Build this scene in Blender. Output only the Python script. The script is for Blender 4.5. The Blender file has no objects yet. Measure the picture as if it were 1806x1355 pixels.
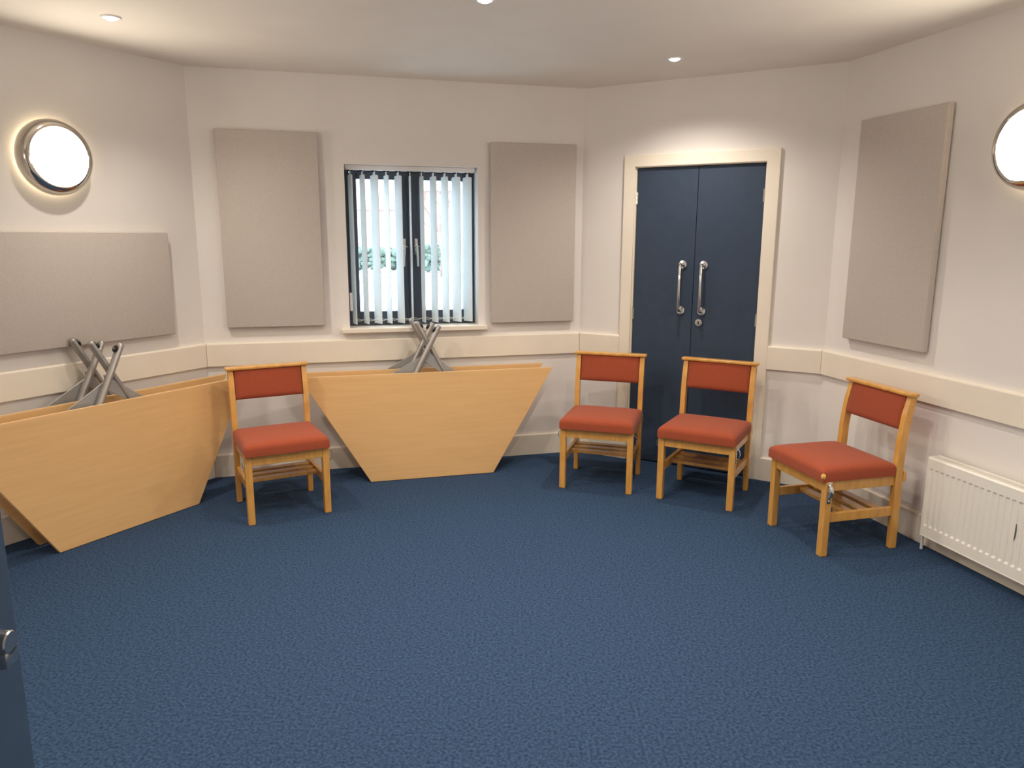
import bpy, bmesh, math, random
from mathutils import Matrix, Vector
random.seed(7)
SC = bpy.context.scene
COL = SC.collection
R = math.radians

# ------------------------------------------------------------------ camera
F_PX, PITCH, ROLL, CAM_H = 1322.5, R(11.171), R(0.21), 1.55
cd = bpy.data.cameras.new('camera'); cam = bpy.data.objects.new('camera', cd); COL.objects.link(cam)
cd.sensor_fit = 'HORIZONTAL'; cd.sensor_width = 36.0; cd.lens = F_PX / 1806 * 36.0
cd.clip_start = 0.02; cd.clip_end = 400
_f = Vector((0, math.cos(PITCH), -math.sin(PITCH))); _u = Vector((0, math.sin(PITCH), math.cos(PITCH))); _r = Vector((1, 0, 0))
_rr = _r * math.cos(ROLL) + _u * math.sin(ROLL); _uu = -_r * math.sin(ROLL) + _u * math.cos(ROLL)
M = Matrix((_rr, _uu, -_f)).transposed().to_4x4(); M.translation = (0, 0, CAM_H)
cam.matrix_world = M
SC.camera = cam

# ------------------------------------------------------------------ world (bright overcast sky) and exposure
WORLD_STRENGTH = 8.5
w = bpy.data.worlds.new('overcast_sky'); SC.world = w; w.use_nodes = True
bg = w.node_tree.nodes['Background']; bg.inputs[0].default_value = (0.78, 0.89, 1.0, 1); bg.inputs[1].default_value = WORLD_STRENGTH
SC.view_settings.view_transform = 'Standard'; SC.view_settings.look = 'None'
SC.view_settings.exposure = 0.0; SC.view_settings.gamma = 1.0; SC.view_settings.use_curve_mapping = False
SC.cycles.max_bounces = 7; SC.cycles.diffuse_bounces = 5; SC.cycles.glossy_bounces = 3; SC.cycles.transparent_max_bounces = 8
SC.cycles.use_adaptive_sampling = True; SC.cycles.adaptive_threshold = 0.03
SC.cycles.sample_clamp_indirect = 6.0
SC.cycles.caustics_reflective = False; SC.cycles.caustics_refractive = False
# lamp strengths (used by the builders of the lamps below)
SPOT_W = 60.0
SPOT_COL = (1.0, 0.90, 0.79)
DISC_STRENGTH = 46.0
DISC_COL = (1.0, 0.87, 0.70)
HALO_STRENGTH = 16.0

# ------------------------------------------------------------------ materials
def mat(name, col, rough=0.6, metal=0.0, spec=0.5, var=0.0, scale=20.0, stretch=(1, 1, 1), bump=0.0, bscale=None, col2=None, coat=0.0, sheen=0.0, detail=4.0):
    m = bpy.data.materials.new(name); m.use_nodes = True
    nt = m.node_tree; b = nt.nodes['Principled BSDF']
    b.inputs['Base Color'].default_value = (*col, 1); b.inputs['Roughness'].default_value = rough
    b.inputs['Metallic'].default_value = metal; b.inputs['Specular IOR Level'].default_value = spec
    b.inputs['Coat Weight'].default_value = coat; b.inputs['Sheen Weight'].default_value = sheen
    tc = nt.nodes.new('ShaderNodeTexCoord'); mp = nt.nodes.new('ShaderNodeMapping'); mp.inputs['Scale'].default_value = stretch
    nt.links.new(tc.outputs['Object'], mp.inputs['Vector'])
    nz = nt.nodes.new('ShaderNodeTexNoise'); nz.inputs['Scale'].default_value = scale; nz.inputs['Detail'].default_value = detail
    nt.links.new(mp.outputs[0], nz.inputs['Vector'])
    rp = nt.nodes.new('ShaderNodeValToRGB'); rp.color_ramp.elements[0].position = 0.3; rp.color_ramp.elements[1].position = 0.7
    c2 = col2 if col2 else tuple(c * (1 - var) for c in col)
    rp.color_ramp.elements[0].color = (*c2, 1); rp.color_ramp.elements[1].color = (*(tuple(min(1, c * (1 + var)) for c in col) if not col2 else col), 1)
    nt.links.new(nz.outputs['Fac'], rp.inputs[0]); nt.links.new(rp.outputs[0], b.inputs['Base Color'])
    if bump:
        n2 = nt.nodes.new('ShaderNodeTexNoise'); n2.inputs['Scale'].default_value = bscale or scale; n2.inputs['Detail'].default_value = 1
        nt.links.new(mp.outputs[0], n2.inputs['Vector'])
        bp = nt.nodes.new('ShaderNodeBump'); bp.inputs['Strength'].default_value = bump; bp.inputs['Distance'].default_value = 0.003
        nt.links.new(n2.outputs['Fac'], bp.inputs['Height']); nt.links.new(bp.outputs[0], b.inputs['Normal'])
    return m
def emat(name, col, s):
    m = bpy.data.materials.new(name); m.use_nodes = True; nt = m.node_tree; nt.nodes.clear()
    e = nt.nodes.new('ShaderNodeEmission'); e.inputs[0].default_value = (*col, 1); e.inputs[1].default_value = s
    o = nt.nodes.new('ShaderNodeOutputMaterial'); nt.links.new(e.outputs[0], o.inputs[0]); return m
def glassmat(name):
    m = bpy.data.materials.new(name); m.use_nodes = True; nt = m.node_tree; nt.nodes.clear()
    t = nt.nodes.new('ShaderNodeBsdfTransparent'); t.inputs[0].default_value = (0.95, 0.98, 0.98, 1)
    g = nt.nodes.new('ShaderNodeBsdfGlossy'); g.inputs['Roughness'].default_value = 0.02
    x = nt.nodes.new('ShaderNodeMixShader'); x.inputs[0].default_value = 0.05
    o = nt.nodes.new('ShaderNodeOutputMaterial')
    nt.links.new(t.outputs[0], x.inputs[1]); nt.links.new(g.outputs[0], x.inputs[2]); nt.links.new(x.outputs[0], o.inputs[0]); return m
MT = dict(
    wall=mat('wall_paint', (0.80, 0.765, 0.735), 0.75, var=0.025, scale=2.2, detail=2),
    ceiling=mat('ceiling_paint', (0.84, 0.80, 0.74), 0.85, var=0.02, scale=3, detail=1),
    trim=mat('cream_gloss_paint', (0.84, 0.77, 0.66), 0.42, var=0.02, scale=6, detail=1),
    sill=mat('white_paint', (0.82, 0.82, 0.80), 0.4, var=0.02, scale=6),
    carpet=mat('blue_carpet', (0.045, 0.086, 0.164), 0.95, spec=0.15, scale=95, col2=(0.013, 0.029, 0.064), bump=0.18, bscale=420, detail=5),
    panel=mat('acoustic_fabric', (0.56, 0.505, 0.462), 0.92, spec=0.2, var=0.05, scale=140, bump=0.25, bscale=260),
    table=mat('beech_laminate', (0.77, 0.48, 0.215), 0.42, scale=3.2, stretch=(0.8, 13, 13), col2=(0.715, 0.435, 0.187), detail=6),
    band=mat('beech_edge', (0.74, 0.47, 0.22), 0.4, var=0.05, scale=12),
    wood=mat('honey_varnished_wood', (0.71, 0.375, 0.092), 0.28, scale=9, stretch=(4, 4, 1), col2=(0.58, 0.285, 0.062), coat=0.4, detail=6),
    fabric=mat('rust_fabric', (0.315, 0.066, 0.029), 0.9, spec=0.2, var=0.10, scale=240, bump=0.3, bscale=420, sheen=0.1),
    foam=mat('torn_foam', (0.85, 0.48, 0.12), 0.9, var=0.25, scale=120, bump=0.6, bscale=160),
    greymetal=mat('silver_powder_coat', (0.34, 0.32, 0.30), 0.38, metal=0.55, var=0.03, scale=30),
    plate=mat('silver_sheet', (0.42, 0.42, 0.42), 0.35, metal=0.5, var=0.03, scale=30),
    black=mat('black_plastic', (0.012, 0.010, 0.010), 0.35),
    chrome=mat('polished_steel', (0.72, 0.72, 0.72), 0.13, metal=1.0),
    satin=mat('satin_steel', (0.60, 0.58, 0.55), 0.25, metal=1.0),
    lampchrome=mat('lamp_chrome', (0.62, 0.58, 0.52), 0.10, metal=1.0),
    door=mat('blue_door_paint', (0.034, 0.055, 0.095), 0.55, spec=0.35, var=0.08, scale=14, bump=0.05, bscale=120),
    door_lit=mat('blue_door_paint_lit', (0.050, 0.088, 0.155), 0.5, spec=0.35, var=0.08, scale=14, bump=0.05, bscale=120),  # same blue door paint, lightened to stand in for light on the leaf
    frame=mat('flare_greyed_frame', (0.048, 0.060, 0.085), 0.4),  # dark frame colour, greyed to paint in the window flare
    glass=glassmat('window_glass'),
    slat=mat('blind_fabric', (0.80, 0.83, 0.83), 0.8, var=0.03, scale=60),
    rail=mat('white_plastic', (0.80, 0.80, 0.80), 0.4),
    radiator=mat('radiator_enamel', (0.83, 0.80, 0.73), 0.35, var=0.015, scale=8),
    grille=mat('radiator_dark', (0.10, 0.09, 0.08), 0.6),
    pave=mat('pale_paving', (0.62, 0.62, 0.62), 0.9, var=0.05, scale=0.6),
    kerb=mat('kerb_stone', (0.30, 0.29, 0.28), 0.9, var=0.1, scale=2),
    grass=mat('lawn', (0.28, 0.40, 0.22), 0.95, var=0.2, scale=3),
    brick=mat('pink_brick', (0.40, 0.275, 0.25), 0.9, var=0.06, scale=5),
    roof=mat('roof_tile', (0.40, 0.32, 0.30), 0.9, var=0.1, scale=6),
    hedge=mat('hedge_leaves', (0.115, 0.165, 0.135), 0.9, var=0.35, scale=2.5),
    bark=mat('bare_bark', (0.22, 0.15, 0.13), 0.9, var=0.2, scale=6),
    lens=emat('lamp_lens', (1.0, 0.93, 0.82), 14.0),
    disc=emat('opal_diffuser', DISC_COL, DISC_STRENGTH),
    halo=emat('opal_back_ring', (1.0, 0.78, 0.48), HALO_STRENGTH),
)
MT['lens'].cycles.emission_sampling = 'NONE'   # the spot lamp behind the lens does the lighting
_nt = MT['slat'].node_tree; _b = _nt.nodes['Principled BSDF']; _o = _nt.nodes['Material Output']
_t = _nt.nodes.new('ShaderNodeBsdfTranslucent'); _t.inputs[0].default_value = (0.80, 0.83, 0.84, 1)
_m = _nt.nodes.new('ShaderNodeMixShader'); _m.inputs[0].default_value = 0.38
_nt.links.new(_b.outputs[0], _m.inputs[1]); _nt.links.new(_t.outputs[0], _m.inputs[2]); _nt.links.new(_m.outputs[0], _o.inputs[0])

# ------------------------------------------------------------------ mesh helpers
def new(): return bmesh.new()
def finish(name, bm, m, parent=None, smooth=False, auto=None):
    bmesh.ops.recalc_face_normals(bm, faces=bm.faces)
    me = bpy.data.meshes.new(name); bm.to_mesh(me); bm.free()
    o = bpy.data.objects.new(name, me); COL.objects.link(o)
    me.materials.append(MT[m] if isinstance(m, str) else m)
    if smooth:
        for p in me.polygons: p.use_smooth = True
        if auto:
            for e in me.edges: pass
            me.set_sharp_from_angle(angle=R(auto))
    if parent: o.parent = parent
    return o
def box(bm, x0, x1, y0, y1, z0, z1, bev=0.0, seg=2):
    vs = [bm.verts.new((x, y, z)) for x in (x0, x1) for y in (y0, y1) for z in (z0, z1)]
    fs = [bm.faces.new([vs[i] for i in f]) for f in ((0, 1, 3, 2), (4, 6, 7, 5), (0, 4, 5, 1), (2, 3, 7, 6), (0, 2, 6, 4), (1, 5, 7, 3))]
    if bev:
        es = list({e for f in fs for e in f.edges})
        bmesh.ops.bevel(bm, geom=es, offset=bev, segments=seg, affect='EDGES', profile=0.5)
    return vs
def prism(bm, pts, axis, a, b, bev=0.0, seg=2):
    """pts: 2D outline; extruded along axis 'x','y','z' from a to b"""
    def P(p, t): return {'x': (t, p[0], p[1]), 'y': (p[0], t, p[1]), 'z': (p[0], p[1], t)}[axis]
    A = [bm.verts.new(P(p, a)) for p in pts]; B = [bm.verts.new(P(p, b)) for p in pts]
    fs = [bm.faces.new(A), bm.faces.new(B[::-1])]
    n = len(pts)
    for i in range(n): fs.append(bm.faces.new((A[i], B[i], B[(i + 1) % n], A[(i + 1) % n])))
    if bev:
        es = list({e for f in fs for e in f.edges})
        bmesh.ops.bevel(bm, geom=es, offset=bev, segments=seg, affect='EDGES', profile=0.5)
def lathe(bm, prof, seg=32, axis='y', o=(0, 0, 0), caps=True):
    """prof: list of (radius, height along axis)"""
    rings = []
    for r, h in prof:
        ring = []
        for i in range(seg):
            a = 2 * math.pi * i / seg; c, s = r * math.cos(a), r * math.sin(a)
            p = {'y': (c, h, s), 'z': (c, s, h), 'x': (h, c, s)}[axis]
            ring.append(bm.verts.new((p[0] + o[0], p[1] + o[1], p[2] + o[2])))
        rings.append(ring)
    for A, B in zip(rings, rings[1:]):
        for i in range(seg): bm.faces.new((A[i], A[(i + 1) % seg], B[(i + 1) % seg], B[i]))
    if caps:
        bm.faces.new(rings[0]); bm.faces.new(rings[-1][::-1])
def tube(bm, pts, r, seg=10, ry=None, up=(0, 1, 0), caps=True, rs=None):
    """sweep; r in-plane radius, ry radius along 'up' direction"""
    ry = ry or r; rings = []; pts = [Vector(p) for p in pts]
    for i, p in enumerate(pts):
        t = (pts[min(i + 1, len(pts) - 1)] - pts[max(i - 1, 0)]).normalized()
        u = Vector(up); u = (u - t * u.dot(t))
        if u.length < 1e-4: u = Vector((1, 0, 0)) - t * t.x
        u.normalize(); v = t.cross(u); k = rs[i] if rs else 1.0
        rings.append([bm.verts.new(p + v * (r * k * math.cos(2 * math.pi * j / seg)) + u * (ry * k * math.sin(2 * math.pi * j / seg))) for j in range(seg)])
    for A, B in zip(rings, rings[1:]):
        for j in range(seg): bm.faces.new((A[j], A[(j + 1) % seg], B[(j + 1) % seg], B[j]))
    if caps: bm.faces.new(rings[0]); bm.faces.new(rings[-1][::-1])
def cushion(bm, x0, x1, y0, y1, z0, z1, rad=0.02, crown=0.012, n=10, ax='z'):
    """soft pad: rounded slab with a crowned top; ax = crown axis"""
    def grid(u, v, top):
        sx = (u * 2 - 1); sy = (v * 2 - 1)
        k = (1 - sx ** 4) * (1 - sy ** 4)
        return k
    N = n
    def ins(t):  # squeeze samples to the rim
        return 0.5 - 0.5 * math.cos(math.pi * t)
    top = [[None] * (N + 1) for _ in range(N + 1)]; bot = [[None] * (N + 1) for _ in range(N + 1)]
    for i in range(N + 1):
        for j in range(N + 1):
            u, v = ins(i / N), ins(j / N)
            x = x0 + (x1 - x0) * u; y = y0 + (y1 - y0) * v
            d = min(min(u, 1 - u) * (x1 - x0), min(v, 1 - v) * (y1 - y0))
            rr = 0 if d >= rad else rad - math.sqrt(max(0, rad * rad - (rad - d) ** 2))
            z = z1 - rr + crown * grid(u, v, 1)
            top[i][j] = bm.verts.new((x, y, z))
            bot[i][j] = bm.verts.new((x, y, z0))
    for i in range(N):
        for j in range(N):
            bm.faces.new((top[i][j], top[i + 1][j], top[i + 1][j + 1], top[i][j + 1]))
            bm.faces.new((bot[i][j], bot[i][j + 1], bot[i + 1][j + 1], bot[i + 1][j]))
    rim = [(i, 0) for i in range(N)] + [(N, j) for j in range(N)] + [(i, N) for i in range(N, 0, -1)] + [(0, j) for j in range(N, 0, -1)]
    for a, b in zip(rim, rim[1:] + rim[:1]):
        bm.faces.new((top[a[0]][a[1]], bot[a[0]][a[1]], bot[b[0]][b[1]], top[b[0]][b[1]]))
def thing(name, label, cat, loc=(0, 0, 0), rot=(0, 0, 0), group=None):
    o = bpy.data.objects.new(name, None); COL.objects.link(o); o.empty_display_size = 0.1
    o.location = loc; o.rotation_euler = rot; o['label'] = label; o['category'] = cat
    if group: o['group'] = group
    return o
def tag(o, label, cat, group=None):
    o['label'] = label; o['category'] = cat
    if group: o['group'] = group
    return o
def struct(o, label=None):
    o['kind'] = 'structure'
    if label: o['label'] = label
    return o
def copy_tree(o, parent=None):
    c = o.copy(); COL.objects.link(c)
    if parent:
        c.parent = parent
    for ch in [x for x in bpy.data.objects if x.parent == o]: copy_tree(ch, c)
    return c

# ------------------------------------------------------------------ the octagonal room
ZC = 2.5245
LEN = [1.635, 2.505] * 4                                   # alternating side lengths
ANG = [R(59.95 - 45 * i) for i in range(8)]
C0 = Vector((-1.9378, 4.6855))
D = [Vector((math.cos(a), math.sin(a))) for a in ANG]; NRM = [Vector((d.y, -d.x)) for d in D]
PT = [None] * 8; PT[0] = C0 - D[0] * LEN[0]
for i in range(1, 8): PT[i] = PT[i - 1] + D[i - 1] * LEN[i - 1]
SIDE = ['left', 'back_left', 'back_right', 'right', 'near_right', 'near', 'near_left', 'far_left']
def WP(i, s, off=0.0, z=0.0):
    p = PT[i] + D[i] * s + NRM[i] * off; return Vector((p.x, p.y, z))
def at_wall(o, i, s=0.0, off=0.0, z=0.0):
    o.location = WP(i, s, off, z); o.rotation_euler = (0, 0, ANG[i]); return o
TW = 0.22; TAN = math.tan(R(22.5))
def wall(i, holes=()):
    bm = new(); L = LEN[i]
    xs = sorted({0, L} | {h[k] for h in holes for k in (0, 1)}); zs = sorted({0, ZC} | {h[k] for h in holes for k in (2, 3)})
    e = TW * TAN
    def bx(x): return -e if x == 0 else (L + e if x == L else x)
    V = {}
    def v(x, y, z):
        k = (x, y, z)
        if k not in V: V[k] = bm.verts.new((bx(x) if y else x, y, z))
        return V[k]
    def inhole(x, z): return any(h[0] < x < h[1] and h[2] < z < h[3] for h in holes)
    for a, b in zip(xs, xs[1:]):
        for c, d in zip(zs, zs[1:]):
            if inhole((a + b) / 2, (c + d) / 2): continue
            bm.faces.new((v(a, 0, c), v(b, 0, c), v(b, 0, d), v(a, 0, d)))
            bm.faces.new((v(a, TW, c), v(a, TW, d), v(b, TW, d), v(b, TW, c)))
            for (p, r_), (mx, mz) in (((a, c), (b, c)), (0, -1)), (((b, c), (b, d)), (1, 0)), (((b, d), (a, d)), (0, 1)), (((a, d), (a, c)), (-1, 0)):
                tx = (a + b) / 2 + mx * ((b - a) / 2 + 1e-5); tz = (c + d) / 2 + mz * ((d - c) / 2 + 1e-5)
                if inhole(tx, tz) or not (0 < tx < L and 0 < tz < ZC):
                    bm.faces.new((v(p[0], 0, p[1]), v(p[0], TW, p[1]), v(r_[0], TW, r_[1]), v(r_[0], 0, r_[1])))
    o = finish('wall_' + SIDE[i], bm, 'wall'); at_wall(o, i); return struct(o)
WIN = (0.900, 1.767, 0.950, 1.993)
DOOR = (0.384, 1.231, 0.0, 2.003)
DOOR2 = (1.36, 2.375, 0.0, 2.03)
for i in range(8): wall(i, [WIN] if i == 1 else [DOOR] if i == 2 else [DOOR2] if i == 5 else [])
def octo(off):   # corner points pushed outward by off
    return [PT[i] - (NRM[i] + NRM[i - 1]).normalized() * (off / math.cos(R(22.5))) for i in range(8)]
bm = new(); prism(bm, [(p.x, p.y) for p in octo(TW)], 'z', ZC, ZC + 0.15); struct(finish('ceiling', bm, 'ceiling'))
bm = new(); prism(bm, [(p.x, p.y) for p in octo(TW)], 'z', -0.05, 0.0); struct(finish('floor', bm, 'carpet'))
# dado boards and skirting boards with mitred ends
def board(i, s0, s1, z0, z1, th, name, bev=0.004):
    bm = new(); L = LEN[i]
    e0 = th * TAN if s0 == 0 else 0; e1 = th * TAN if s1 == L else 0; g = 0.0015
    b = bev
    prof = [(0, z0), (-th, z0), (-th, z1 - b), (-th + b * 0.3, z1 - b * 0.3), (-th + b, z1), (0, z1)]
    A = [bm.verts.new((s0 + (g if s0 == 0 else 0) + e0 * (-y / th), y, z)) for y, z in prof]
    B = [bm.verts.new((s1 - (g if s1 == L else 0) - e1 * (-y / th), y, z)) for y, z in prof]
    bm.faces.new(A); bm.faces.new(B[::-1])
    n = len(prof)
    for k in range(n): bm.faces.new((A[k], B[k], B[(k + 1) % n], A[(k + 1) % n]))
    o = finish(name, bm, 'trim'); at_wall(o, i, 0, 0.0); return struct(o)
AL, AR = 0.310, 1.306    # architrave outer edges
tn = 1
for i in range(8):
    L = LEN[i]
    spans = [(0, L)]
    if i == 2: spans = [(0, AL), (AR, L)]
    if i == 5: spans = [(0, DOOR2[0] - 0.07), (DOOR2[1] + 0.07, L)]
    for k, (a, b) in enumerate(spans):
        board(i, a, b, 0.7317, 0.8785, 0.022, 'trim_%d' % tn, 0.009); tn += 1
        board(i, a, b, 0.0, 0.149, 0.018, 'baseboard_' + SIDE[i] + ('' if len(spans) == 1 else ('_a', '_b')[k]), 0.006)

# ------------------------------------------------------------------ corridor stub behind the open doorway (closes the room)
def struct_box(name, i, x0, x1, y0, y1, z0, z1, m):
    bm = new(); box(bm, x0, x1, y0, y1, z0, z1); o = finish(name, bm, m); at_wall(o, i); return struct(o)
struct_box('floor_corridor', 5, 0.9, 3.0, TW + 0.001, 1.9, -0.05, 0.0, 'carpet')
struct_box('ceiling_corridor', 5, 0.9, 3.0, TW + 0.001, 1.9, 2.4, 2.5, 'ceiling')
struct_box('wall_corridor_back', 5, 0.9, 3.0, 1.9, 2.0, 0.0, 2.5, 'wall')
struct_box('wall_corridor_left', 5, 2.9, 3.0, TW + 0.001, 1.9, 0.0, 2.4, 'wall')
struct_box('wall_corridor_right', 5, 0.9, 1.0, TW + 0.001, 1.9, 0.0, 2.4, 'wall')

# ------------------------------------------------------------------ window
win = bpy.data.objects.new('window_1', None); COL.objects.link(win); at_wall(win, 1); struct(win, 'dark framed two casement window with a white sill')
W0, W1, WZ0, WZ1 = WIN
FY0, FY1 = 0.135, 0.195
bm = new()
box(bm, W0, W0 + 0.035, FY0, FY1, WZ0, WZ1, 0.003); box(bm, W1 - 0.035, W1, FY0, FY1, WZ0, WZ1, 0.003)
box(bm, W0 + 0.035, W1 - 0.035, FY0, FY1, WZ1 - 0.032, WZ1, 0.003); box(bm, W0 + 0.035, W1 - 0.035, FY0, FY1, WZ0, WZ0 + 0.035, 0.003)
box(bm, 1.309, 1.337, FY0, FY1, WZ0 + 0.035, WZ1 - 0.032, 0.003)
finish('window_frame', bm, 'frame', win)
GZ0, GZ1 = 1.046, 1.912
for (a, b, g0, g1, hx, sg) in ((W0 + 0.037, 1.307, 0.980, 1.243, 1.283, -1), (1.339, W1 - 0.037, 1.402, 1.688, 1.364, 1)):
    z0, z1 = WZ0 + 0.037, WZ1 - 0.034; y0, y1 = FY0 - 0.012, FY1 - 0.01
    bm = new()
    box(bm, a, g0, y0, y1, z0, z1, 0.004); box(bm, g1, b, y0, y1, z0, z1, 0.004)
    box(bm, g0, g1, y0, y1, z0, GZ0, 0.004); box(bm, g0, g1, y0, y1, GZ1, z1, 0.004)
    c = finish('casement', bm, 'frame', win)
    bm = new(); box(bm, g0, g1, 0.158, 0.164, GZ0, GZ1); finish('pane', bm, 'glass', c)
    bm = new()
    box(bm, hx - 0.011, hx + 0.011, y0 - 0.006, y0, 1.42, 1.53, 0.003)
    tube(bm, [(hx, y0, 1.475), (hx, y0 - 0.032, 1.475)], 0.009, 10, up=(0, 0, 1))
    tube(bm, [(hx, y0 - 0.034, 1.485), (hx + sg * 0.004, y0 - 0.034, 1.42), (hx + sg * 0.006, y0 - 0.03, 1.345)], 0.009, 10, ry=0.006, rs=[1, 0.9, 0.75])
    tube(bm, [(hx - 0.018, y0 - 0.03, 1.475), (hx + 0.018, y0 - 0.03, 1.475)], 0.006, 8)
    h = finish('window_handle', bm, 'chrome', c, True, 40); h['label'] = 'chrome casement handle'
bm = new()
prism(bm, [(0.846, -0.052), (1.818, -0.052), (1.818, 0.0), (W1, 0.0), (W1, FY0), (W0, FY0), (W0, 0.0), (0.846, 0.0)], 'z', 0.921, 0.9505, 0.004)
finish('window_sill', bm, 'trim', win)

# vertical blind hung in the reveal
bl = thing('vertical_blind', 'white vertical slat blind hanging in the window recess, slats turned open', 'blind'); at_wall(bl, 1)
BY = 0.06
bm = new(); box(bm, W0 + 0.006, 1.754, BY - 0.022, BY + 0.022, 1.962, 1.9925, 0.003); finish('headrail', bm, 'rail', bl)
wid = [9, 10, 14, 9, 12.5, 3.5, 6.5, 10.5, 11, 14, 14]
for k in range(11):
    s = 0.938 + 0.0768 * k
    a = R(7.4) + math.acos(min(0.95, wid[k] / 23.0))
    dx, dy = math.cos(a), -math.sin(a)
    bm = new(); hw = 0.0445
    prof = [(-hw, 0.970), (hw, 0.970), (hw, 1.925), (hw * 0.9, 1.932), (0.012, 1.935), (0.010, 1.962), (-0.010, 1.962), (-0.012, 1.935), (-hw * 0.9, 1.932), (-hw, 1.925)]
    F = []
    for t in (-0.0008, 0.0008):
        F.append([bm.verts.new((s + u * dx - t * dy, BY + u * dy + t * dx, z)) for u, z in prof])
    bm.faces.new(F[0]); bm.faces.new(F[1][::-1]); n = len(prof)
    for q in range(n): bm.faces.new((F[0][q], F[1][q], F[1][(q + 1) % n], F[0][(q + 1) % n]))
    sl = finish('slat', bm, 'slat', bl)
    bm = new(); tube(bm, [(s - 0.018, BY, 1.9585), (s + 0.018, BY, 1.9585)], 0.005, 8, ry=0.004); finish('slat_hanger', bm, 'black', sl)
bm = new()
for k in range(10):
    s = 0.938 + 0.0768 * k
    for sg in (-1, 1):
        pts = []
        for j in range(9):
            t = j / 8; pts.append((s + 0.0768 * t, BY + sg * 0.038 * math.cos(math.pi * t), 1.005 - 0.012 * math.sin(math.pi * t) + sg * 0.004))
        tube(bm, pts, 0.0014, 6)
finish('bottom_chain', bm, 'rail', bl)
bm = new()
for dx in (0.0, 0.007):
    tube(bm, [(W0 + 0.012 + dx, 0.030 + dx, 1.965), (W0 + 0.010 + dx, 0.03 + dx, 1.5), (W0 + 0.012 + dx, 0.03, 1.18)], 0.0016, 6)
finish('control_cord', bm, 'black', bl)
bm = new(); box(bm, W0 + 0.007, W0 + 0.025, 0.022, 0.042, 1.06, 1.18, 0.005); finish('cord_weight', bm, 'rail', bl)

# ------------------------------------------------------------------ blue double door
dr = bpy.data.objects.new('door_1', None); COL.objects.link(dr); at_wall(dr, 2); struct(dr, 'dark blue double door in a cream frame')
bm = new(); T = 0.022
def arch(bm, outl, outr, inl, inr, zo, zi):
    prism(bm, [(outl, 0.0), (inl, 0.0), (inl, zi), (inr, zi), (inr, 0.0), (outr, 0.0), (outr, zo), (outl, zo)], 'y', -T, 0.0, 0.003)
arch(bm, AL, AR, 0.384, 1.231, 2.074, 2.003); finish('architrave', bm, 'trim', dr)
bm = new()
prism(bm, [(0.384, 0), (0.3925, 0), (0.3925, 1.9935), (1.2215, 1.9935), (1.2215, 0), (1.231, 0), (1.231, 2.003), (0.384, 2.003)], 'y', -0.002, 0.21)
finish('door_lining', bm, 'trim', dr)
bm = new(); box(bm, 0.3925, 1.2215, 0.0545, 0.07, 0.0, 1.9935); finish('door_stop_panel', bm, 'door', dr)
LY0, LY1 = 0.008, 0.052
for side, (a, b, hs, hg) in enumerate(((0.3955, 0.8025, 0.729, 0.3945), (0.8055, 1.2185, 0.868, 1.2195))):
    bm = new(); box(bm, a, b, LY0, LY1, 0.008, 1.990, 0.002); lf = finish('door_leaf', bm, 'door', dr)
    bm = new()
    ztop, zbot = 1.370, 1.071
    for z in (ztop, zbot): lathe(bm, [(0.0285, LY0), (0.0285, LY0 - 0.006), (0.026, LY0 - 0.009), (0.0115, LY0 - 0.010), (0.0095, LY0 - 0.02)], 24, 'y', (hs, 0, z))
    pts = [(hs, LY0 - 0.008, ztop), (hs, LY0 - 0.045, ztop), (hs, LY0 - 0.056, ztop - 0.004), (hs, LY0 - 0.062, ztop - 0.014), (hs, LY0 - 0.062, (ztop + zbot) / 2), (hs, LY0 - 0.062, zbot + 0.014), (hs, LY0 - 0.056, zbot + 0.004), (hs, LY0 - 0.045, zbot), (hs, LY0 - 0.008, zbot)]
    tube(bm, pts, 0.0095, 12, up=(1, 0, 0))
    h = finish('pull_handle', bm, 'chrome', lf, True, 40); h['label'] = 'polished steel pull bar with round roses'
    for z in (1.80, 1.032):
        bm = new(); tube(bm, [(hg, LY0 - 0.006, z - 0.04), (hg, LY0 - 0.006, z + 0.04)], 0.006, 10); box(bm, hg - 0.008, hg + 0.008, LY0 - 0.003, LY0 - 0.0005, z - 0.038, z + 0.038)
        finish('hinge', bm, 'satin', lf)
    if side == 1:
        bm = new(); lathe(bm, [(0.026, LY0), (0.026, LY0 - 0.005), (0.023, LY0 - 0.009), (0.0, LY0 - 0.010)], 28, 'y', (0.853, 0, 0.996), caps=False); k = finish('lock_escutcheon', bm, 'satin', lf, True, 40)
        bm = new(); lathe(bm, [(0.0055, LY0 - 0.0095), (0.0055, LY0 - 0.011)], 14, 'y', (0.853, 0, 1.000)); box(bm, 0.8505, 0.8555, LY0 - 0.011, LY0 - 0.0095, 0.984, 0.999); finish('keyhole', bm, 'black', dr)

# ------------------------------------------------------------------ open entrance door at the left edge of the view
FE = Vector((-0.659, 0.917)); LD = Vector((math.sin(R(-5.7)), math.cos(R(-5.7)))); LW = 0.80
d2 = bpy.data.objects.new('door_2', None); COL.objects.link(d2); struct(d2, 'open blue entrance door, its lever side edge in view at far left')
hp = FE - LD * LW
d2.location = (hp.x, hp.y, 0); d2.rotation_euler = (0, 0, math.atan2(LD.y, LD.x))   # local x = along leaf, local -y = face seen (to the right)
bm = new(); box(bm, 0, LW, 0.0, 0.044, 0.008, 1.985, 0.002); lf = finish('door_leaf', bm, 'door_lit', d2)
hx, hz = LW - 0.077, 1.052
bm = new(); lathe(bm, [(0.027, 0.0), (0.027, -0.007), (0.021, -0.010), (0.0195, -0.018), (0.0215, -0.0185), (0.0215, -0.021)], 28, 'y', (hx, 0, hz)); kn = finish('handle_rose', bm, 'satin', lf, True, 35)
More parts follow.
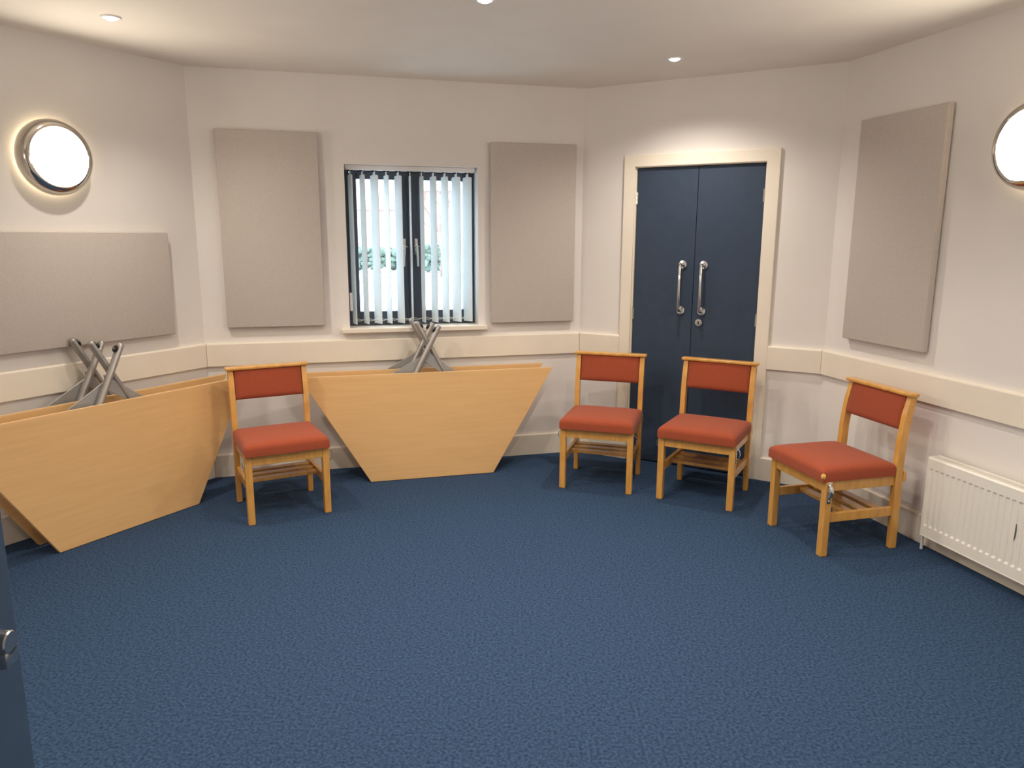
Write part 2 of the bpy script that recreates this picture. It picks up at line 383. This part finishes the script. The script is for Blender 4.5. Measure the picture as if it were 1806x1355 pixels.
bm = new(); lathe(bm, [(0.0155, -0.021), (0.0155, -0.034), (0.0140, -0.036)], 20, 'y', (hx, 0, hz + 0.004)); box(bm, hx - 0.014, hx + 0.014, -0.036, -0.021, hz - 0.024, hz - 0.004, 0.001); finish('latch_turn', bm, 'satin', lf, True, 35)
bm = new(); box(bm, LW - 0.0005, LW + 0.0015, 0.010, 0.034, hz - 0.10, hz + 0.10); finish('latch_plate', bm, 'satin', lf)
# its frame round the opening
fr = bpy.data.objects.new('trim_%d' % tn, None); COL.objects.link(fr); at_wall(fr, 5); struct(fr, 'cream frame of the entrance doorway'); tn += 1
bm = new(); a, b = DOOR2[0], DOOR2[1]
prism(bm, [(a - 0.07, 0.0), (a, 0.0), (a, 2.03), (b, 2.03), (b, 0.0), (b + 0.07, 0.0), (b + 0.07, 2.10), (a - 0.07, 2.10)], 'y', -T, 0.0, 0.003); finish('architrave', bm, 'trim', fr)

# ------------------------------------------------------------------ acoustic panels
def apanel(i, s0, s1, z0, z1, label):
    t = tag(None or bpy.data.objects.new('acoustic_panel', None), label, 'wall panel', 'fabric acoustic wall panels'); COL.objects.link(t)
    at_wall(t, i, (s0 + s1) / 2, 0, z0)
    bm = new(); hw = (s1 - s0) / 2; box(bm, -hw, hw, -0.045, -0.006, 0, z1 - z0, 0.006, 3); finish('fabric_board', bm, 'panel', t, True, 40)
    bm = new(); box(bm, -hw + 0.06, hw - 0.06, -0.0062, 0, 0.06, z1 - z0 - 0.06); finish('fixing_batten', bm, 'trim', t)
apanel(0, LEN[0] - 1.425, LEN[0] - 0.228, 0.967, 1.564, 'wide low beige fabric panel under the round light on the left wall')
apanel(1, 0.146, 0.743, 0.976, 2.174, 'tall beige fabric panel to the left of the window')
apanel(1, 1.848, 2.441, 0.963, 2.155, 'tall beige fabric panel between the window and the blue door')
apanel(3, 0.200, 0.795, 0.980, 2.179, 'tall beige fabric panel on the right wall between blue door and round light')

# ------------------------------------------------------------------ round wall lights
def walllight(i, s, z, label):
    t = thing('wall_light', label, 'light', group='round chrome wall lights'); at_wall(t, i, s, 0, z)
    bm = new(); lathe(bm, [(0.160, 0.0), (0.160, -0.010)], 48); finish('backplate', bm, 'rail', t, True, 40)
    bm = new(); lathe(bm, [(0.150, -0.006), (0.160, -0.0102), (0.164, -0.012), (0.164, -0.020), (0.150, -0.021)], 48, caps=False); finish('back_glow_ring', bm, 'halo', t)
    bm = new(); lathe(bm, [(0.150, -0.022), (0.185, -0.022), (0.188, -0.026), (0.187, -0.044), (0.182, -0.062), (0.173, -0.078), (0.162, -0.087), (0.147, -0.089), (0.144, -0.086), (0.143, -0.072)], 64, caps=False); finish('chrome_body', bm, 'lampchrome', t, True, 50)
    bm = new(); lathe(bm, [(0.1435, -0.076), (0.1425, -0.082), (0.120, -0.085), (0.07, -0.087), (0.0, -0.088)], 48, caps=False); finish('diffuser', bm, 'disc', t, True)
walllight(0, LEN[0] - 0.830, 1.932, 'round chrome wall light with glowing white front, on the left wall')
walllight(3, 1.268, 1.934, 'round glowing wall light on the right wall, cut by the picture edge')
walllight(4, LEN[4] / 2, 1.934, 'round wall light on the short wall right of the entrance, out of view')
walllight(7, LEN[7] / 2, 1.934, 'round wall light on the long wall left of the entrance, out of view')

# ------------------------------------------------------------------ recessed downlights
def downlight(x, y, label, tilt=(0, 0)):
    t = thing('downlight', label, 'light', (x, y, ZC), group='recessed ceiling downlights')
    bm = new(); lathe(bm, [(0.046, 0.0), (0.046, -0.003), (0.043, -0.006), (0.031, -0.006), (0.029, -0.002), (0.029, 0.0)], 36, 'z', caps=False); finish('bezel', bm, 'rail', t, True, 40)
    bm = new(); lathe(bm, [(0.029, -0.001), (0.026, -0.007), (0.018, -0.012), (0.009, -0.015), (0.0, -0.016)], 28, 'z', caps=False); finish('lamp_lens', bm, 'lens', t, True)
    ld = bpy.data.lights.new('lamp', 'SPOT'); ld.energy = SPOT_W; ld.color = SPOT_COL; ld.spot_size = R(142); ld.spot_blend = 1.0; ld.shadow_soft_size = 0.028
    lo = bpy.data.objects.new('lamp_beam', ld); COL.objects.link(lo); lo.parent = t; lo.location = (0, 0, -0.045); lo.rotation_euler = (tilt[0], tilt[1], 0)
downlight(-1.839, 3.682, 'glowing ceiling downlight near the left wall light', (0, R(-16)))
downlight(-0.120, 3.40, 'glowing ceiling downlight at the top edge of the picture')
downlight(0.900, 4.451, 'glowing ceiling downlight near the blue double door')
downlight(1.63, 1.68, 'ceiling downlight over the right side, out of view')
downlight(-1.10, 0.95, 'ceiling downlight near the entrance, out of view')
downlight(-0.09, 1.95, 'ceiling downlight over the middle of the room nearest the entrance, out of view')
downlight(0.63, 2.69, 'ceiling downlight right of the room centre, out of view')
downlight(-0.835, 2.67, 'ceiling downlight left of the room centre, out of view')

# ------------------------------------------------------------------ chairs
def make_chair():
    t = thing('stacking_chair', 'chair', 'chair', group='rust upholstered wooden chairs')
    wl, ls = 0.2265, 0.037
    def leg(x0, x1, y0, y1, z1):
        bm = new(); box(bm, x0, x1, y0, y1, 0.0, z1, 0.0045); finish('leg', bm, 'wood', t)
    leg(-wl, -wl + ls, 0, 0.039, 0.388); leg(wl - ls, wl, 0, 0.039, 0.388)
    for sg in (-1, 1):
        # rear leg and back post: one bent piece
        prof = [(0.412, 0.0), (0.406, 0.25), (0.402, 0.42), (0.408, 0.56), (0.424, 0.69), (0.446, 0.786), (0.484, 0.786), (0.463, 0.68), (0.447, 0.55), (0.443, 0.42), (0.446, 0.25), (0.450, 0.0)]
        xo, xi = sg * 0.2235, sg * 0.1935
        bm = new(); prism(bm, prof, 'x', min(xo, xi), max(xo, xi), 0.004); o = finish('leg', bm, 'wood', t); o['label'] = 'rear leg running up as back post'
        for z, y in ((0.742, 0.456), (0.668, 0.440)):
            bm = new(); lathe(bm, [(0.006, xo), (0.006, xo + sg * 0.0015), (0.003, xo + sg * 0.003)], 12, 'x', (0, y, z)); finish('dowel_plug', bm, 'wood', o)
        # side rail and low stretcher
        a, b = sg * 0.214, sg * 0.194
        bm = new(); box(bm, min(a, b), max(a, b), 0.036, 0.41, 0.333, 0.3875, 0.003); finish('side_rail', bm, 'wood', t)
        bm = new(); box(bm, min(a, b), max(a, b), 0.036, 0.41, 0.172, 0.220, 0.003); finish('stretcher', bm, 'wood', t)
    bm = new(); box(bm, -0.192, 0.192, 0.006, 0.028, 0.330, 0.3875, 0.003); finish('front_rail', bm, 'wood', t)
    bm = new(); box(bm, -0.194, 0.194, 0.412, 0.432, 0.335, 0.3875, 0.003); finish('back_rail', bm, 'wood', t)
    bm = new(); box(bm, -0.2235, 0.2235, 0.4475, 0.466, 0.352, 0.405, 0.003); finish('book_ledge', bm, 'wood', t)
    for y in (0.165, 0.250, 0.335):
        bm = new(); box(bm, -0.196, 0.196, y, y + 0.052, 0.188, 0.206, 0.003); finish('shelf_slat', bm, 'wood', t)
    bm = new(); prism(bm, [(-0.2345, 0.430), (-0.2365, 0.440), (-0.2365, 0.478), (-0.231, 0.488), (0.231, 0.488), (0.2365, 0.478), (0.2365, 0.440), (0.2345, 0.430)], 'z', 0.784, 0.803, 0.006, 3); finish('top_rail', bm, 'wood', t, True, 50)
    bm = new(); cushion(bm, -0.2265, 0.2265, -0.022, 0.397, 0.388, 0.452, 0.024, 0.014, 14); finish('seat', bm, 'fabric', t, True, 60)
    # back pad: lies in the leaning plane between the posts
    bm = new(); cushion(bm, -0.1925, 0.1925, 0.0, 0.180, 0.0, 0.034, 0.012, 0.006, 12)
    Mx = Matrix.Translation((0, 0.444, 0.611)) @ Matrix.Rotation(R(90), 4, 'X') @ Matrix.Rotation(R(-11), 4, 'X')
    bmesh.ops.transform(bm, matrix=Mx, verts=bm.verts); finish('backrest', bm, 'fabric', t, True, 60)
    # linking hardware on the front legs
    pts = [(wl + 0.002, 0.020, 0.372), (wl + 0.016, 0.020, 0.362), (wl + 0.022, 0.020, 0.340), (wl + 0.016, 0.020, 0.315), (wl + 0.002, 0.020, 0.300)]
    bm = new(); tube(bm, pts, 0.0022, 8, ry=0.009); lathe(bm, [(0.005, wl), (0.005, wl + 0.004), (0.002, wl + 0.006)], 10, 'x', (0, 0.02, 0.288)); box(bm, wl - 0.0005, wl + 0.002, 0.010, 0.030, 0.276, 0.384, 0.0005, 1); o = finish('linking_hook', bm, 'chrome', t, True, 40); o['label'] = 'bent steel linking hook'
    pts = [(-wl - 0.001, 0.018, 0.368), (-wl - 0.009, 0.018, 0.360), (-wl - 0.012, 0.018, 0.345), (-wl - 0.009, 0.018, 0.328), (-wl - 0.001, 0.018, 0.320)]
    bm = new(); tube(bm, pts, 0.0025, 8); o = finish('linking_loop', bm, 'chrome', t, True, 40)
    return t
chair0 = make_chair()
poses = [(-1.2239, 3.9464, 28.37, 'rust and wood chair standing between the two pairs of leaning tables'),
         (0.5141, 4.4256, -16.83, 'rust and wood chair at the left edge of the blue double door'),
         (1.0662, 4.1905, -29.12, 'rust and wood chair in front of the right leaf of the blue door'),
         (1.4638, 3.6816, -75.1, 'rust and wood chair with a torn seat corner beside the radiator')]
chairs = [chair0] + [copy_tree(chair0) for _ in range(3)]
for o, (x, y, a, lab) in zip(chairs, poses):
    o.location = (x, y, 0); o.rotation_euler = (0, 0, R(a)); o['label'] = lab
bm = new(); bmesh.ops.create_icosphere(bm, subdivisions=2, radius=1.0)
for v in bm.verts:
    k = 1 + random.uniform(-0.14, 0.10); v.co = Vector((v.co.x * 0.0112 * k + 0.2197, v.co.y * 0.0112 * k - 0.0152, v.co.z * 0.019 * k + 0.416))
o = finish('torn_foam_patch', bm, 'foam', chairs[3], True); o['label'] = 'yellow foam showing through a tear'

# ------------------------------------------------------------------ folded trapezoid tables leaning on the walls
def make_table():
    t = thing('folding_table', 'table', 'table', group='trapezoid tables stood on edge against the walls')
    HB, HT, H, TH = 0.402, 0.810, 0.69, 0.025
    bm = new(); prism(bm, [(-HB, 0.0), (HB, 0.0), (HT, H), (-HT, H)], 'y', 0.0, TH, 0.0015, 1); top = finish('tabletop', bm, 'table', t)
    bm = new(); prism(bm, [(-HT + 0.003, 0.0005), (HT - 0.003, 0.0005), (HT - 0.003, TH - 0.0005), (-HT + 0.003, TH - 0.0005)], 'z', H, H + 0.0015); finish('edge_band', bm, 'band', top)
    # two crossing legs with oval tubes
    for (x0, z0, x1, z1, y, sg) in ((-0.216, 0.44, 0.065, 0.987, 0.049, 1), (0.213, 0.46, -0.079, 1.012, 0.088, -1)):
        bm = new(); a = Vector((x0, y, z0)); b = Vector((x1, y, z1)); d = (b - a).normalized()
        pts = [a, b - d * 0.014, b - d * 0.006, b - d * 0.001]
        tube(bm, pts, 0.0175, 16, ry=0.021, up=(0, 1, 0), rs=[1, 1, 0.88, 0.55]); lg = finish('leg', bm, 'greymetal', t, True, 50)
        n = Vector((-d.z, 0, d.x)) * (1 if sg > 0 else -1)    # inner side of the leg
        c = b - d * 0.038 + n * 0.0165
        bm = new(); tube(bm, [c, c + n * 0.006, c + n * 0.009], 0.0195, 18, up=(0, 1, 0), rs=[1, 1, 0.8]); gl = finish('foot_glide', bm, 'black', lg, True, 40)
        bm = new(); tube(bm, [c + n * 0.009, c + n * 0.0105], 0.005, 10); finish('glide_screw', bm, 'chrome', lg)
    # chevron of flat sheet braces
    for pts in ([(-0.030, 0.801), (-0.360, 0.622), (-0.360, 0.540), (-0.030, 0.722)], [(-0.034, 0.833), (0.300, 0.586), (0.300, 0.511), (-0.034, 0.758)]):
        y0 = 0.0685 if pts[1][0] < 0 else 0.0725
        bm = new(); prism(bm, pts, 'y', y0, y0 + 0.003, 0.0008, 1); finish('brace_plate', bm, 'plate', t)
    bm = new(); box(bm, -0.50, 0.50, 0.026, 0.036, 0.40, 0.45, 0.003); box(bm, -0.24, -0.18, 0.036, 0.09, 0.40, 0.46, 0.003); box(bm, 0.19, 0.25, 0.036, 0.11, 0.42, 0.48, 0.003); finish('leg_mount', bm, 'greymetal', t)
    return t
tb0 = make_table()
tabs = [tb0] + [copy_tree(tb0) for _ in range(3)]
tp = [(0, Vector((-2.031, 3.8265)), 0.0, 1.5, 'front beech laminate table leaning in the left corner, broad face in view'),
      (0, Vector((-2.031, 3.8265)), 0.182, 0.5, 'rear beech laminate table behind the front one by the left wall'),
      (1, Vector((-0.5095, 4.6865)), 0.0, 1.5, 'front beech laminate table under the window, broad face in view'),
      (1, Vector((-0.5095, 4.6865)) - D[1] * 0.014, 0.172, 1.5, 'rear beech laminate table under the window, only its top edge showing')]
for o, (i, m_, back, tilt, lab) in zip(tabs, tp):
    p = m_ - NRM[i] * back
    o.location = (p.x, p.y, 0.0025); o.rotation_euler = (R(-tilt), 0, ANG[i]); o['label'] = lab

# ------------------------------------------------------------------ radiator
rd = thing('radiator', 'cream ribbed panel radiator low on the right wall', 'radiator'); at_wall(rd, 3, 0.968, 0, 0.0)
RL, RZ0, RZ1, RO = 1.12, 0.088, 0.490, 0.100
PITCHR = 0.0325
bm = new(); n = int((RL - 0.03) / PITCHR)
xs = [0.0, 0.012]; 
def rec(x):   # recess profile along the length
    return 0
cols = [(0.0, 0), (0.014, 0)]
for k in range(n):
    x = 0.016 + k * PITCHR
    cols += [(x, 0), (x + 0.004, 1), (x + 0.018, 1), (x + 0.022, 0)]
cols += [(RL, 0)]
rows = [(RZ0, 0), (RZ0 + 0.052, 0), (RZ0 + 0.062, 1), (RZ1 - 0.060, 1), (RZ1 - 0.052, 0), (RZ1 - 0.006, 0), (RZ1, -0.6)]
dep = 0.0055
G = [[bm.verts.new((x, -RO + (dep * a * b if b >= 0 else 0.006), z)) for z, b in rows] for x, a in cols]
for i in range(len(cols) - 1):
    for j in range(len(rows) - 1): bm.faces.new((G[i][j], G[i + 1][j], G[i + 1][j + 1], G[i][j + 1]))
finish('front_panel', bm, 'radiator', rd)
bm = new(); box(bm, 0.004, RL, -0.040, -0.030, RZ0 + 0.005, RZ1 - 0.02); box(bm, 0.004, RL, -RO + 0.010, -RO + 0.014, RZ0 + 0.004, RZ1 - 0.01); finish('rear_panel', bm, 'radiator', rd)
bm = new(); box(bm, -0.002, 0.002, -RO + 0.001, -0.026, RZ0 + 0.004, RZ1 + 0.003, 0.001); finish('side_cover', bm, 'radiator', rd)
bm = new(); box(bm, 0.002, RL, -RO + 0.006, -RO + 0.016, RZ1 - 0.003, RZ1 + 0.003, 0.002); box(bm, 0.002, RL, -0.036, -0.026, RZ1 - 0.003, RZ1 + 0.003, 0.002)
k = 0
while 0.006 + k * 0.011 < RL:
    box(bm, 0.004 + k * 0.011, 0.0105 + k * 0.011, -RO + 0.014, -0.034, RZ1 - 0.002, RZ1 + 0.001); k += 1
finish('top_grille', bm, 'radiator', rd)
bm = new(); prism(bm, [(0.5035, 0.252), (0.5045, 0.290), (0.5060, 0.336), (0.5075, 0.305), (0.5068, 0.272)], 'y', -RO - 0.0006, -RO + 0.007); finish('scratch_mark', bm, 'grille', rd)
bm = new(); box(bm, 0.0, RL, -RO - 0.001, -RO + 0.012, RZ0 - 0.004, RZ0 + 0.003, 0.002); finish('bottom_lip', bm, 'radiator', rd)
bm = new(); tube(bm, [(-0.014, -0.066, 0.0), (-0.014, -0.066, 0.125), (-0.010, -0.066, 0.135), (0.006, -0.066, 0.135)], 0.0075, 12); finish('supply_pipe', bm, 'rail', rd, True, 50)
bm = new(); lathe(bm, [(0.009, 0.120), (0.011, 0.124), (0.011, 0.165), (0.006, 0.172)], 14, 'z', (-0.020, -0.034, 0)); finish('valve', bm, 'black', rd, True, 40)
for x in (0.2, RL - 0.2):
    bm = new(); box(bm, x - 0.015, x + 0.015, -0.030, 0.0, 0.15, 0.42); finish('wall_bracket', bm, 'satin', rd)

# ------------------------------------------------------------------ outside the window
bm = new(); prism(bm, [(-70, 6.2), (50, 6.2), (50, 120), (-70, 120)], 'z', -0.3, -0.06); struct(finish('ground_paving', bm, 'pave'))
kb = finish('kerb', (lambda b: (box(b, -30, 14, 25.7, 25.95, -0.06, 0.05), b)[1])(new()), 'kerb'); tag(kb, 'thin grey kerb line across the paving outside the window', 'kerb')
def hedge(x0, x1, y, h, lab):
    bm = new(); n = int((x1 - x0) * 3)
    for k in range(n * 26):
        c = Vector((random.uniform(x0, x1), y + random.uniform(-0.5, 0.5), random.uniform(0.1, h)))
        r = random.uniform(0.12, 0.22)
        M_ = Matrix.Translation(c) @ Matrix.Rotation(random.uniform(0, 6.28), 4, 'Z') @ Matrix.Diagonal((r, r, r * 0.8, 1))
        bmesh.ops.create_icosphere(bm, subdivisions=1, radius=1.0, matrix=M_)
    return tag(finish('hedge', bm, 'hedge'), lab, 'hedge', 'clipped hedges across the road')
hedge(-8.0, -4.6, 34.0, 1.0, 'green hedge outside, seen through the left casement')
hedge(-4.3, -3.0, 34.0, 1.15, 'short green hedge outside, seen through the right casement')
def house(x0, x1, y, eave, ridge, wins, lab):
    t = thing('brick_house', lab, 'house', (x0, y, -0.06))
    bm = new(); box(bm, 0, x1 - x0, 0, 7, 0, eave); finish('house_wall', bm, 'brick', t)
    bm = new(); prism(bm, [(-0.4, eave - 0.05), (7.4, eave - 0.05), (3.5, ridge)], 'x', -0.4, x1 - x0 + 0.4); finish('roof', bm, 'roof', t)
    for (a, b, z0, z1) in wins:
        bm = new(); box(bm, a, b, -0.05, 0.02, z0, z1, 0.01, 1); f_ = finish('house_window', bm, 'rail', t)
        bm = new(); box(bm, a + 0.1, b - 0.1, -0.07, -0.04, z0 + 0.1, z1 - 0.1); finish('house_window_pane', bm, 'kerb', f_)
house(-13.5, -7.2, 50, 3.3, 5.4, [(3.2, 4.4, 1.2, 2.6), (5.0, 6.0, 1.2, 2.6)], 'pale pink brick house behind the left casement')
house(-6.2, -0.6, 52, 4.6, 7.0, [(1.0, 2.0, 0.9, 2.2), (3.2, 4.4, 0.9, 2.2), (1.0, 2.0, 3.0, 4.1), (3.2, 4.4, 3.0, 4.1)], 'pale pink brick house behind the right casement')
tr = thing('bare_tree', 'leafless reddish tree outside the right casement', 'tree', (-2.75, 30.0, -0.06))
def branch(bm, p, d, l, r, lev):
    q = p + d * l; mid = p + d * l * 0.5 + Vector((random.uniform(-1, 1), 0, random.uniform(-1, 1))) * l * 0.05
    tube(bm, [p, mid, q], r, 6, rs=[1, 0.85, 0.65])
    if lev:
        for _ in range(3):
            e = (d + Vector((random.uniform(-1, 1), random.uniform(-1, 1), random.uniform(-0.2, 0.7))) * 0.75).normalized()
            branch(bm, p + d * l * random.uniform(0.55, 1.0), e, l * random.uniform(0.55, 0.75), r * 0.5, lev - 1)
bm = new(); tube(bm, [(0, 0, 0), (0.03, 0, 0.9), (-0.1, 0, 1.8)], 0.10, 8, rs=[1.2, 1, 0.8]); finish('trunk', bm, 'bark', tr, True)
bm = new()
for d in ((-0.5, 0.2, 0.8), (0.35, -0.2, 0.9), (-0.05, 0.3, 1.0), (-0.9, 0, 0.5)): branch(bm, Vector((-0.1, 0, 1.75)), Vector(d).normalized(), 1.2, 0.045, 4)
o = finish('branches', bm, 'bark', tr)
